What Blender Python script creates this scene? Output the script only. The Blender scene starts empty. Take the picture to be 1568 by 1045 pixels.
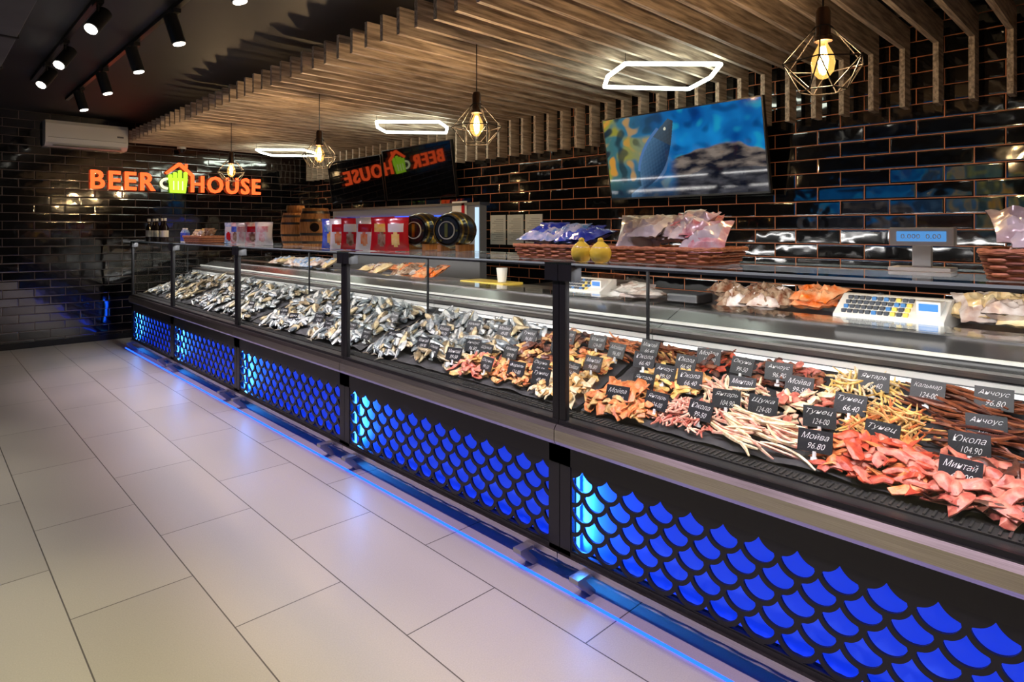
import bpy, math, random
from mathutils import Vector, Matrix, noise
random.seed(7)
scene=bpy.context.scene
C=bpy.context.collection
# ---------------------------------------------------------------- helpers
def nset(n,k,v):
    if k in n.inputs: n.inputs[k].default_value=v
def mat(name,col,rough=.5,metal=0,emis=None,es=0,col2=None,nscale=8,bump=0,stretch=None,alpha=None,coat=0,detail=4,ramp=(.35,.65)):
    m=bpy.data.materials.new(name); m.use_nodes=True
    nt=m.node_tree; b=nt.nodes['Principled BSDF']
    b.inputs['Base Color'].default_value=(*col,1); b.inputs['Roughness'].default_value=rough
    b.inputs['Metallic'].default_value=metal
    nset(b,'Coat Weight',coat)
    if emis: b.inputs['Emission Color'].default_value=(*emis,1); b.inputs['Emission Strength'].default_value=es
    if col2 or bump:
        g=nt.nodes.new('ShaderNodeNewGeometry'); mp=nt.nodes.new('ShaderNodeMapping'); n=nt.nodes.new('ShaderNodeTexNoise')
        n.inputs['Scale'].default_value=nscale; n.inputs['Detail'].default_value=detail
        if stretch: mp.inputs['Scale'].default_value=stretch
        nt.links.new(g.outputs['Position'],mp.inputs[0]); nt.links.new(mp.outputs[0],n.inputs['Vector'])
        if col2:
            r=nt.nodes.new('ShaderNodeValToRGB'); r.color_ramp.elements[0].position=ramp[0]; r.color_ramp.elements[1].position=ramp[1]
            r.color_ramp.elements[0].color=(*col,1); r.color_ramp.elements[1].color=(*col2,1)
            nt.links.new(n.outputs['Fac'],r.inputs[0]); nt.links.new(r.outputs[0],b.inputs['Base Color'])
        if bump:
            bp=nt.nodes.new('ShaderNodeBump'); bp.inputs['Strength'].default_value=bump; bp.inputs['Distance'].default_value=.01
            nt.links.new(n.outputs['Fac'],bp.inputs['Height']); nt.links.new(bp.outputs[0],b.inputs['Normal'])
    return m
def emat(name,col,s):
    m=bpy.data.materials.new(name); m.use_nodes=True; nt=m.node_tree; nt.nodes.clear()
    e=nt.nodes.new('ShaderNodeEmission'); o=nt.nodes.new('ShaderNodeOutputMaterial')
    e.inputs[0].default_value=(*col,1); e.inputs[1].default_value=s; nt.links.new(e.outputs[0],o.inputs[0]); return m
def glassmat(name,tint=(1,1,1),gain=1.0,rough=0.0,glow=None):
    m=bpy.data.materials.new(name); m.use_nodes=True; nt=m.node_tree; nt.nodes.clear()
    N=nt.nodes.new; L=nt.links.new
    t=N('ShaderNodeBsdfTransparent'); t.inputs[0].default_value=(*tint,1)
    g=N('ShaderNodeBsdfGlossy'); g.inputs['Roughness'].default_value=rough
    geo=N('ShaderNodeNewGeometry'); ma=N('ShaderNodeMath'); ma.operation='MULTIPLY_ADD'; ma.inputs[1].default_value=1/1.5-1.5; ma.inputs[2].default_value=1.5
    L(geo.outputs['Backfacing'],ma.inputs[0]); f=N('ShaderNodeFresnel'); L(ma.outputs[0],f.inputs['IOR'])
    mu=N('ShaderNodeMath'); mu.operation='MULTIPLY'; mu.inputs[1].default_value=gain; mu.use_clamp=True; L(f.outputs[0],mu.inputs[0])
    mx=N('ShaderNodeMixShader'); L(mu.outputs[0],mx.inputs[0]); L(t.outputs[0],mx.inputs[1]); L(g.outputs[0],mx.inputs[2])
    o=N('ShaderNodeOutputMaterial')
    if glow:
        e=N('ShaderNodeEmission'); e.inputs[0].default_value=(*glow[0],1); e.inputs[1].default_value=glow[1]; ad=N('ShaderNodeAddShader'); L(mx.outputs[0],ad.inputs[0]); L(e.outputs[0],ad.inputs[1]); L(ad.outputs[0],o.inputs[0])
    else: L(mx.outputs[0],o.inputs[0])
    return m

class MB:
    def __init__(s): s.v=[]; s.f=[]; s.m=[]; s.mats=[]
    def mi(s,m):
        if m not in s.mats: s.mats.append(m)
        return s.mats.index(m)
    def add(s,vs,fs,m,M=None):
        o=len(s.v); k=s.mi(m)
        for v in vs:
            v=Vector(v)
            s.v.append(M@v if M else v)
        for f in fs: s.f.append([i+o for i in f]); s.m.append(k)
    def box(s,x0,x1,y0,y1,z0,z1,m,M=None):
        vs=[(x,y,z) for x in (x0,x1) for y in (y0,y1) for z in (z0,z1)]
        s.add(vs,[(0,1,3,2),(4,6,7,5),(0,4,5,1),(2,3,7,6),(0,2,6,4),(1,5,7,3)],m,M)
    def cyl(s,p0,p1,r,m,n=12,r2=None,M=None,cap=True):
        p0=Vector(p0);p1=Vector(p1); r2=r if r2 is None else r2
        d=(p1-p0).normalized(); a=d.orthogonal().normalized(); b=d.cross(a)
        vs=[p0+(a*math.cos(2*math.pi*i/n)+b*math.sin(2*math.pi*i/n))*r for i in range(n)]
        vs+=[p1+(a*math.cos(2*math.pi*i/n)+b*math.sin(2*math.pi*i/n))*r2 for i in range(n)]
        fs=[(i,(i+1)%n,n+(i+1)%n,n+i) for i in range(n)]
        if cap: fs+=[list(range(n))[::-1],list(range(n,2*n))]
        s.add(vs,fs,m,M)
    def tube(s,pts,r,m,n=6,closed=False,M=None):
        P=[Vector(p) for p in pts]; k=len(P); vs=[];fs=[]
        rr=r if isinstance(r,(list,tuple)) else [r]*k
        up=None
        for i,p in enumerate(P):
            if closed: d=P[(i+1)%k]-P[i-1]
            else: d=P[min(i+1,k-1)]-P[max(i-1,0)]
            d.normalize()
            if up is None: a=d.orthogonal().normalized()
            else:
                a=up-d*up.dot(d)
                a=a.normalized() if a.length>1e-6 else d.orthogonal().normalized()
            up=a; b=d.cross(a)
            for j in range(n):
                t=2*math.pi*j/n; vs.append(p+(a*math.cos(t)+b*math.sin(t))*rr[i])
        for i in range(k if closed else k-1):
            i2=(i+1)%k
            for j in range(n):
                j2=(j+1)%n; fs.append((i*n+j,i*n+j2,i2*n+j2,i2*n+j))
        if not closed: fs+=[list(range(n))[::-1],[ (k-1)*n+j for j in range(n)]]
        s.add(vs,fs,m,M)
    def lathe(s,prof,m,n=20,M=None):
        vs=[];k=len(prof)
        for r,z in prof:
            for j in range(n):
                t=2*math.pi*j/n; vs.append((r*math.cos(t),r*math.sin(t),z))
        o=len(s.v)
        for v in vs:
            v=Vector(v); s.v.append(M@v if M else v)
        for i in range(k-1):
            mm=s.mi(m[i] if isinstance(m,list) else m)
            for j in range(n):
                j2=(j+1)%n; s.f.append([o+i*n+j,o+i*n+j2,o+(i+1)*n+j2,o+(i+1)*n+j]); s.m.append(mm)
        mm=s.mi(m[0] if isinstance(m,list) else m); s.f.append([o+j for j in range(n)][::-1]); s.m.append(mm)
        mm=s.mi(m[-1] if isinstance(m,list) else m); s.f.append([o+(k-1)*n+j for j in range(n)]); s.m.append(mm)
    def prof(s,pts,axis,a,b,m,M=None):
        n=len(pts)
        def P(q,t): return (t,q[0],q[1]) if axis=='X' else ((q[0],t,q[1]) if axis=='Y' else (q[0],q[1],t))
        vs=[P(q,a) for q in pts]+[P(q,b) for q in pts]
        fs=[(i,(i+1)%n,n+(i+1)%n,n+i) for i in range(n)]+[list(range(n))[::-1],list(range(n,2*n))]
        s.add(vs,fs,m,M)
    def obj(s,name,parent=None,smooth=False,bevel=0):
        me=bpy.data.meshes.new(name); me.from_pydata([tuple(v) for v in s.v],[],s.f)
        for m in s.mats: me.materials.append(m)
        me.polygons.foreach_set('material_index',s.m)
        if smooth: me.polygons.foreach_set('use_smooth',[True]*len(me.polygons))
        me.update(); o=bpy.data.objects.new(name,me); C.objects.link(o)
        if smooth:
            try: me.set_sharp_from_angle(angle=math.radians(40))
            except Exception: pass
        if bevel:
            bm=o.modifiers.new('bevel','BEVEL'); bm.width=bevel; bm.segments=2; bm.limit_method='ANGLE'
        if parent: o.parent=parent
        return o
def empty(name):
    e=bpy.data.objects.new(name,None); C.objects.link(e); e.empty_display_size=.1; return e
def T(x,y,z,rx=0,ry=0,rz=0,s=1):
    sc=s if isinstance(s,(tuple,list)) else (s,s,s)
    return Matrix.Translation((x,y,z))@Matrix.Rotation(rz,4,'Z')@Matrix.Rotation(ry,4,'Y')@Matrix.Rotation(rx,4,'X')@Matrix.Diagonal((*sc,1))
def textgeo(txt,w,h,ext=0,off=0,shear=0,space=1.0):
    cu=bpy.data.curves.new('t','FONT'); cu.body=txt; cu.extrude=ext; cu.offset=off; cu.shear=shear; cu.resolution_u=3; cu.space_character=space
    o=bpy.data.objects.new('t',cu); C.objects.link(o); bpy.context.view_layer.update()
    me=bpy.data.meshes.new_from_object(o.evaluated_get(bpy.context.evaluated_depsgraph_get()))
    vs=[v.co.copy() for v in me.vertices]; fs=[list(p.vertices) for p in me.polygons]
    bpy.data.objects.remove(o); bpy.data.meshes.remove(me)
    if not vs: return [],[]
    x0=min(v.x for v in vs);x1=max(v.x for v in vs);y0=min(v.y for v in vs);y1=max(v.y for v in vs)
    sx=w/(x1-x0); sy=h/(y1-y0)
    return [Vector(((v.x-x0)*sx,(v.y-y0)*sy,v.z)) for v in vs],fs
def lamp(name,kind,loc,energy,col,parent=None,rot=None,**kw):
    l=bpy.data.lights.new(name,kind); l.energy=energy; l.color=col
    for k,v in kw.items(): setattr(l,k,v)
    o=bpy.data.objects.new(name,l); C.objects.link(o); o.location=loc
    if rot is not None: o.rotation_euler=rot
    if parent: o.parent=parent
    return o
def aim(o,d): o.rotation_euler=Vector(d).to_track_quat('-Z','Y').to_euler()

# ---------------------------------------------------------------- camera
HX=math.atan2(919,950)
CAMZ=1.4
cam=bpy.data.cameras.new('camera'); co=bpy.data.objects.new('camera',cam); C.objects.link(co)
cam.sensor_width=36; cam.lens=950/1568*36; cam.shift_y=-170.5/1568; cam.clip_start=.02
co.location=(0,0,CAMZ); co.rotation_euler=(math.pi/2,0,-HX); scene.camera=co
# ---------------------------------------------------------------- materials
def brickmat(name,axis,tile=(.004,.004,.005),grout=(.42,.15,.06),scat=.03,ior=1.8,bs=.3):
    m=bpy.data.materials.new(name); m.use_nodes=True; nt=m.node_tree; b=nt.nodes['Principled BSDF']; N=nt.nodes.new; L=nt.links.new
    g=N('ShaderNodeNewGeometry'); sp=N('ShaderNodeSeparateXYZ'); cb=N('ShaderNodeCombineXYZ')
    L(g.outputs['Position'],sp.inputs[0]); L(sp.outputs[axis],cb.inputs[0]); L(sp.outputs['Z'],cb.inputs[1])
    br=N('ShaderNodeTexBrick'); L(cb.outputs[0],br.inputs['Vector'])
    for k,v in {'Scale':1,'Mortar Size':.003,'Mortar Smooth':.1,'Bias':0,'Brick Width':.30,'Row Height':.10}.items(): br.inputs[k].default_value=v
    br.inputs['Color1'].default_value=(0,0,0,1); br.inputs['Color2'].default_value=(1,1,1,1); br.inputs['Mortar'].default_value=(.5,.5,.5,1)
    mx=N('ShaderNodeMix'); mx.data_type='RGBA'; L(br.outputs['Fac'],mx.inputs['Factor']); mx.inputs['A'].default_value=(*tile,1); mx.inputs['B'].default_value=(*grout,1)
    L(mx.outputs['Result'],b.inputs['Base Color']); b.inputs['IOR'].default_value=ior
    ro=N('ShaderNodeMapRange'); L(br.outputs['Fac'],ro.inputs[0]); ro.inputs['To Min'].default_value=.06; ro.inputs['To Max'].default_value=.7; L(ro.outputs[0],b.inputs['Roughness'])
    wn=N('ShaderNodeTexWhiteNoise'); wn.noise_dimensions='1D'; sx=N('ShaderNodeSeparateColor'); L(br.outputs['Color'],sx.inputs[0]); L(sx.outputs[0],wn.inputs['W'])
    sb=N('ShaderNodeVectorMath'); sb.operation='SUBTRACT'; L(wn.outputs['Color'],sb.inputs[0]); sb.inputs[1].default_value=(.5,.5,.5)
    sc=N('ShaderNodeVectorMath'); sc.operation='SCALE'; L(sb.outputs[0],sc.inputs[0]); sc.inputs['Scale'].default_value=scat
    br2=N('ShaderNodeTexBrick'); L(cb.outputs[0],br2.inputs['Vector'])
    for k,v in {'Scale':1,'Mortar Size':.012,'Mortar Smooth':1,'Brick Width':.30,'Row Height':.10}.items(): br2.inputs[k].default_value=v
    no=N('ShaderNodeTexNoise'); no.inputs['Scale'].default_value=9; no.inputs['Detail'].default_value=1; L(g.outputs['Position'],no.inputs['Vector'])
    hh=N('ShaderNodeMath'); hh.operation='MULTIPLY_ADD'; L(br2.outputs['Fac'],hh.inputs[0]); hh.inputs[1].default_value=-.35; L(no.outputs['Fac'],hh.inputs[2])
    bp=N('ShaderNodeBump'); bp.inputs['Strength'].default_value=bs; bp.inputs['Distance'].default_value=.006; L(hh.outputs[0],bp.inputs['Height'])
    ad=N('ShaderNodeVectorMath'); L(bp.outputs[0],ad.inputs[0]); L(sc.outputs[0],ad.inputs[1])
    nm=N('ShaderNodeVectorMath'); nm.operation='NORMALIZE'; L(ad.outputs[0],nm.inputs[0]); L(nm.outputs[0],b.inputs['Normal'])
    return m
M_brY=brickmat('black_metro_tile_lit','Y',grout=(.80,.26,.10),scat=.05); M_brX=brickmat('black_metro_tile_dim','X',grout=(.08,.04,.03),scat=.022,ior=2.0,bs=.15)  # one tile; grout painted brighter for the lit wall, darker for the dim one
def floormat():
    m=bpy.data.materials.new('floor_tile'); m.use_nodes=True; nt=m.node_tree; b=nt.nodes['Principled BSDF']; N=nt.nodes.new; L=nt.links.new
    g=N('ShaderNodeNewGeometry'); sp=N('ShaderNodeSeparateXYZ'); cb=N('ShaderNodeCombineXYZ'); L(g.outputs['Position'],sp.inputs[0])
    a=N('ShaderNodeMath'); a.operation='ADD'; a.inputs[1].default_value=9.1-3.155+.455; L(sp.outputs['Y'],a.inputs[0])
    c=N('ShaderNodeMath'); c.operation='ADD'; c.inputs[1].default_value=8.2-.817; L(sp.outputs['X'],c.inputs[0])
    L(a.outputs[0],cb.inputs[0]); L(c.outputs[0],cb.inputs[1])
    br=N('ShaderNodeTexBrick'); L(cb.outputs[0],br.inputs['Vector'])
    for k,v in {'Scale':1,'Mortar Size':.0026,'Mortar Smooth':.2,'Bias':0,'Brick Width':.91,'Row Height':.41}.items(): br.inputs[k].default_value=v
    br.inputs['Color1'].default_value=(.42,.395,.37,1); br.inputs['Color2'].default_value=(.48,.455,.43,1); br.inputs['Mortar'].default_value=(.08,.068,.06,1)
    no=N('ShaderNodeTexNoise'); no.inputs['Scale'].default_value=220; no.inputs['Detail'].default_value=2; L(g.outputs['Position'],no.inputs['Vector'])
    mr=N('ShaderNodeMapRange'); L(no.outputs['Fac'],mr.inputs[0]); mr.inputs['To Min'].default_value=.82; mr.inputs['To Max'].default_value=1.14
    vm=N('ShaderNodeVectorMath'); vm.operation='SCALE'; L(br.outputs['Color'],vm.inputs[0]); L(mr.outputs[0],vm.inputs['Scale']); L(vm.outputs[0],b.inputs['Base Color'])
    b.inputs['Roughness'].default_value=.4
    bp=N('ShaderNodeBump'); bp.invert=True; bp.inputs['Strength'].default_value=.5; bp.inputs['Distance'].default_value=.003; L(br.outputs['Fac'],bp.inputs['Height']); L(bp.outputs[0],b.inputs['Normal'])
    return m
M_floor=floormat()
M_ceil=mat('ceiling_black',(.008,.008,.01),.6)
M_wood=mat('weathered_wood',(.27,.20,.15),.6,col2=(.72,.58,.45),nscale=6,stretch=(.7,14,9),bump=.3,detail=8)
M_dark=mat('dark_powder_coat',(.022,.023,.027),.38,.3)
M_black=mat('black_plastic',(.01,.01,.011),.3)
M_steel=mat('brushed_steel',(.60,.57,.56),.28,1,col2=(.46,.43,.42),nscale=10,stretch=(1,.5,60))
M_steeld=mat('dark_steel',(.16,.165,.175),.35,.9)
M_leg=mat('leg_steel',(.4,.4,.42),.35,.7)
M_white=mat('white_plastic',(.75,.75,.73),.4)
M_grey=mat('grey_panel',(.16,.17,.19),.4)
M_deck=mat('tray_black',(.018,.018,.02),.35,.2)
M_cloth=mat('slate_cloth',(.018,.018,.022),.85,col2=(.04,.04,.047),nscale=15,bump=.3)
M_glass=glassmat('case_glass',(.97,.985,.98),1.0)
M_edge=mat('glass_edge_glint',(.3,.38,.38),.15,emis=(.5,.6,.62),es=.05)  # slight emission paints a glint along the glass edges
M_blueback=mat('blue_backlight',(.10,.25,.9),.5,emis=(.0,.035,1.0),es=.65)
M_blueled=emat('blue_led',(.01,.07,1.0),4.5)
M_cyanled=emat('cyan_led',(.05,.35,1.0),5)
M_led=emat('white_led',(1,.95,.92),1.6)
M_hex=emat('hex_led',(.90,1,.84),11)
M_pal=mat('paper_white',(.8,.8,.78),.6)

# ---------------------------------------------------------------- room
FX0,FX1,FY0,FY1,ZC=-3.2,4.6,-3.2,9.25,2.8
b=MB(); b.box(FX0,FX1+.1,FY0,FY1+.1,-.1,0,M_floor); b.obj('floor')
b=MB(); b.box(FX0,FX1+.1,FY0,FY1+.1,ZC,ZC+.1,M_ceil); b.obj('ceiling')
b=MB(); b.box(FX1,FX1+.1,FY0,FY1+.1,0,ZC,M_brY); b.obj('wall_right')
b=MB(); b.box(FX0,FX1,FY1,FY1+.1,0,ZC,M_brX); b.obj('wall_far')
M_plast=mat('dark_plaster',(.05,.05,.055),.7,col2=(.07,.07,.075),nscale=3)
b=MB(); b.box(FX0-.1,FX0,FY0,FY1+.1,0,ZC,M_plast); b.obj('wall_left')
b=MB(); b.box(FX0-.1,FX1+.1,FY0-.1,FY0,0,ZC,M_plast); b.obj('wall_near')
b=MB(); b.box(FX0,FX1,FY1-.02,FY1,0,.07,M_black); b.obj('baseboard_far')

# slats
b=MB(); y=9.13; SP=.175
while y>-1.6:
    t=.030; x0=2.0; x1=4.52
    b.prof([(x0,2.52),(4.40,2.52),(4.40,2.16),(x1,2.16),(x1,2.675),(x0,2.675)],'Y',y-t/2,y+t/2,M_wood)
    y-=SP
for xx in (2.35,3.3,4.2): b.box(xx,xx+.05,-1.6,9.2,2.675,2.72,M_black)
for xx in (2.35,3.3,4.2):
    for yy in (0,3,6,9): b.cyl((xx+.025,yy,2.71),(xx+.025,yy,2.8),.006,M_black,6)
b.obj('ceiling_wood_slats')
b=MB(); b.box(-.35,.48,-3,7.2,2.62,2.8,M_plast)
for yy in range(-2,8): b.box(-.36,.49,yy,yy+.03,2.61,2.8,M_ceil)
b.obj('ceiling_duct',bevel=.004)

# ---------------------------------------------------------------- hex lamps
def hexlamp(dy,z=2.46):
    b=MB(); pts=[Vector((x,y+dy,z)) for x,y in ((3.27,2.34),(3.715,1.92),(3.99,2.14),(4.20,2.43),(3.69,2.83),(3.455,2.62))]
    P=[]
    for i in range(6):
        p,q=pts[i],pts[(i+1)%6]; P+=[p.lerp(q,.02),p.lerp(q,.5),p.lerp(q,.98)]
    b.tube(P,.014,M_hex,10,True)
    for i in (0,2,4): b.cyl(pts[i]+Vector((0,0,.012)),pts[i]+Vector((0,0,.34)),.0015,M_black,5)
    b.obj('hexagon_led_lamp',smooth=True)
for dy in (0,2.95,5.9): hexlamp(dy)

# ---------------------------------------------------------------- pendants
M_cage=mat('bronze_wire',(.012,.008,.006),.6,.2)
M_sock=mat('copper_socket',(.08,.045,.03),.4,.8)
M_fil=emat('filament',(1,.62,.22),60)
M_bulb=glassmat('bulb_glass',(1,.95,.8),1,glow=((1,.55,.13),.6))
def pendant(x,y,z):
    e=empty('pendant_lamp'); b=MB()
    top=[Vector((x+.028*math.cos(i*math.pi/3),y+.028*math.sin(i*math.pi/3),z+.125)) for i in range(6)]
    mid=[Vector((x+.15*math.cos(i*math.pi/3+.26),y+.15*math.sin(i*math.pi/3+.26),z-.015)) for i in range(6)]
    bot=[Vector((x+.08*math.cos(i*math.pi/3+.26+.52),y+.08*math.sin(i*math.pi/3+.26+.52),z-.115)) for i in range(6)]
    W=.0026
    for i in range(6):
        j=(i+1)%6
        b.cyl(top[i],mid[i],W,M_cage,6); b.cyl(mid[i],mid[j],W,M_cage,6); b.cyl(mid[i],bot[i],W,M_cage,6); b.cyl(mid[j],bot[i],W,M_cage,6); b.cyl(bot[i],bot[j],W,M_cage,6); b.cyl(top[i],top[j],W,M_cage,6)
    b.lathe([(.006,.20),(.02,.195),(.026,.18),(.026,.09),(.032,.085),(.032,.07),(.02,.068)],M_sock,16,T(x,y,z))
    b.cyl((x,y,z+.19),(x,y,2.79),.0035,M_black,6)
    b.cyl((x,y,2.78),(x,y,2.80),.04,M_black,16)
    b.obj('cage',e,smooth=True)
    g=MB(); g.lathe([(.014,.07),(.018,.055),(.036,.02),(.042,-.01),(.036,-.045),(.016,-.068),(.001,-.072)],M_bulb,16,T(x,y,z)); g.obj('bulb_glass',e,smooth=True)
    f=MB()
    for k in range(6):
        a=k*math.pi/3; f.tube([(x+.006*math.cos(a),y+.006*math.sin(a),z+.05),(x+.018*math.cos(a),y+.018*math.sin(a),z),(x+.006*math.cos(a+.5),y+.006*math.sin(a+.5),z-.045)],.0022,M_fil,5)
    f.obj('filament',e)
    lamp('bulb_light','POINT',(x,y,z-.005),26,(1,.70,.42),e,shadow_soft_size=.02)
for py in (.859,2.84,4.85,6.84): pendant(2.45,py,2.035)

# ---------------------------------------------------------------- track spots
M_lens=emat('spot_lens',(1,.93,.8),12)
def spot(x,y,z,d,energy,col=(1,.9,.76),ang=64):
    b=MB(); d=Vector(d).normalized(); c=Vector((x,y,z))
    p0=c-d*.09; p1=c+d*.09
    b.cyl(p0,p1,.042,M_black,20); b.cyl(p1,p1+d*.004,.034,M_lens,20)
    b.cyl((x,y,z),(x,y,2.765),.008,M_black,8); b.box(x-.02,x+.02,y-.06,y+.06,2.745,2.77,M_black)
    e=empty('track_spotlight'); b.obj('head',e,smooth=True)
    l=lamp('beam','SPOT',p1+d*.02,energy,col,e,shadow_soft_size=.03,spot_size=math.radians(ang),spot_blend=.85); aim(l,d)
b=MB(); b.box(1.165,1.195,-1.5,8.0,2.771,2.8,M_black); b.box(.785,.815,-1.5,7.2,2.771,2.8,M_black); b.obj('lighting_track')
for y in (-.75,.25,1.25,2.25,3.25,4.25,5.21,6.22,7.23): spot(1.18,y,2.65,(.26,-.15,-1),88,(1,.74,.90))  # spots nearer than the first visible head are unseen, added to brighten the floor
for y,d in ((4.39,(-.5,-.5,-.8)),(5.5,(-.5,-.5,-.8)),(6.34,(-.5,-.45,-.8)),(2.6,(-.3,-.2,-1)),(1.2,(-.2,0,-1)),(0,(-.2,0,-1))): spot(.80,y,2.65,d,100,(1,.93,.76) if y>3 else (1,.87,.45))  # last three spots are unseen, added to light the floor in front

# ---------------------------------------------------------------- AC
b=MB(); b.prof([(9.25,2.40),(9.10,2.40),(9.045,2.44),(9.03,2.50),(9.03,2.66),(9.05,2.70),(9.25,2.70)],'X',1.125,1.97,M_white)
b.box(1.2,1.9,9.05,9.10,2.402,2.41,M_steeld,None); b.box(1.15,1.95,9.028,9.032,2.495,2.499,M_steeld); b.box(1.85,1.92,9.026,9.03,2.55,2.57,M_grey)
b.obj('air_conditioner')
b=MB(); b.lathe([(.0,-.055),(.03,-.048),(.045,-.02),(.05,0),(.055,.0),(.055,.03)],[M_black,M_black,M_black,M_white,M_white],20,T(2.62,9.13,2.49)); b.obj('dome_camera',smooth=True)

# ---------------------------------------------------------------- sign
M_or=emat('sign_orange',(1,.10,.022),2.6); M_ye=emat('sign_green',(.50,.95,.04),1.5); M_wh=emat('sign_white',(1,1,.55),1.4)
b=MB()
def facetext(txt,x0,w):
    vs,fs=textgeo(txt,w,.235,ext=.02,off=.018,space=1.18)
    b.add([(x0+v.x, 9.20-v.z, 1.915+v.y) for v in vs],fs,M_or)
facetext('BEER',1.60,.72); facetext('HOUSE',2.76,.95)
YS=9.19
b.prof([(2.44,2.17),(2.60,2.31),(2.63,2.31),(2.80,2.155),(2.765,2.13),(2.615,2.265),(2.465,2.145)],'Y',YS,YS+.03,M_or)
b.box(2.685,2.715,YS,YS+.03,2.245,2.30,M_or)
b.prof([(2.50,1.90),(2.69,1.90),(2.715,2.10),(2.48,2.10)],'Y',YS,YS+.03,M_ye)
for k,(xx,h) in enumerate(((2.50,2.15),(2.56,2.18),(2.62,2.21),(2.69,2.19))):
    b.prof([(xx-.022,2.08),(xx+.022,2.08),(xx+.022,h-.015),(xx+.01,h),(xx-.01,h),(xx-.022,h-.015)],'Y',YS-.002,YS+.03,M_ye)
pts=[]
for k in range(13):
    a=math.pi/2+k/12*math.pi; pts.append((2.47+.08*math.cos(a),YS+.015,2.02+.065*math.sin(a)))
b.tube(pts,.017,M_wh,8)
for xx in (2.54,2.595,2.65): b.box(xx-.006,xx+.006,YS-.003,YS,1.94,2.06,M_wh)
b.box(1.60,3.72,9.225,9.25,2.0,2.03,M_black)
b.obj('illuminated_wall_sign')

# ---------------------------------------------------------------- TVs
M_scr=mat('tv_black_glass',(.003,.003,.004),.03); M_scr.node_tree.nodes['Principled BSDF'].inputs['IOR'].default_value=1.8
def scrmat(name,s):
    m=bpy.data.materials.new(name); m.use_nodes=True; nt=m.node_tree; b=nt.nodes['Principled BSDF']
    a=nt.nodes.new('ShaderNodeVertexColor'); a.layer_name='Col'; b.inputs['Base Color'].default_value=(.004,.004,.005,1); b.inputs['Roughness'].default_value=.05
    nt.links.new(a.outputs[0],b.inputs['Emission Color']); b.inputs['Emission Strength'].default_value=s; return m
M_pic=scrmat('tv_picture',1.2); M_pic2=scrmat('tv_picture_bright',3.6)
def mixc(a,b,t): t=max(0,min(1,t)); return tuple(a[i]*(1-t)+b[i]*t for i in range(3))
def sst(a,b,x): t=max(0,min(1,(x-a)/(b-a))); return t*t*(3-2*t)
def picture(x,y):
    n1=noise.fractal(Vector((x*5,y*2.6,1)),1,2,3); n2=noise.noise(Vector((x*14,y*8,5))); n3=noise.noise(Vector((x*60,y*34,8)))
    c=mixc((.0,.035,.17),(.005,.17,.44),.4+n1*.7+ (y-.5)*.3)
    c=mixc(c,(.01,.30,.40),sst(.1,.6,n2)*.5)
    c=mixc(c,(.0,.015,.08),sst(.1,.55,-n2)*.6)
    if x<.5:
        w=(1-x/.5)
        c=mixc(c,(.04,.11,.08),w*.9)
        c=mixc(c,(.20,.19,.03),sst(.05,.4,n1+.12*w)*w*1.3)
        c=mixc(c,(.40,.19,.03),sst(.2,.5,n2)*w*1.1)
        c=mixc(c,(.01,.02,.03),sst(.05,.4,-n2)*w)
    c=mixc(c,(.005,.012,.03),sst(.30,.0,y)*.85)
    rt=.42+.13*sst(.45,.7,x)+.05*n2- .12*sst(.85,1,x)
    if x>.42:
        r=sst(rt+.015,rt-.015,y)*sst(.42,.5,x)
        m1=noise.fractal(Vector((x*9,y*14,3)),1,2,5)
        rc=mixc((.005,.006,.012),(.16,.13,.11),.45+m1*1.0+(y-rt+.1)*1.5)
        if y<.27+.06*n1: rc=mixc((.002,.003,.008),(.05,.05,.06),.35+m1*1.0)
        c=mixc(c,rc,r)
    ax,ay,bx,by=.20,-.02,.47,.90
    dx,dy=(bx-ax),(by-ay)*.5; px,py=(x-ax),(y-ay)*.5; L2=dx*dx+dy*dy
    t=(px*dx+py*dy)/L2; s=(px*-dy+py*dx)/math.sqrt(L2)
    if -.05<t<1.0:
        wv=.066*math.sin(math.pi*min(1,max(0,(t-.16)/.86))**.8)+.014
        if t<.15: wv=.06-.28*abs(t)
        if abs(s)<wv:
            st=.5+.5*math.sin(t*90)*math.sin(s*260)
            fc=mixc((.008,.025,.06),(.06,.13,.22),.25+s/wv*.45+st*.2)
            if t>.74: fc=mixc(fc,(.04,.045,.04),.6)
            if (t-.88)**2*.25+(s-.012)**2<.00008: fc=(.5,.5,.4)
            c=fc
        elif .3<t<.85 and s>0 and s<wv+.018: c=(.06,.13,.28)
        elif .25<t<.6 and s<0 and -s<wv+.02*math.sin((t-.25)/.35*math.pi): c=(.05,.1,.2)
    return c
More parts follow.
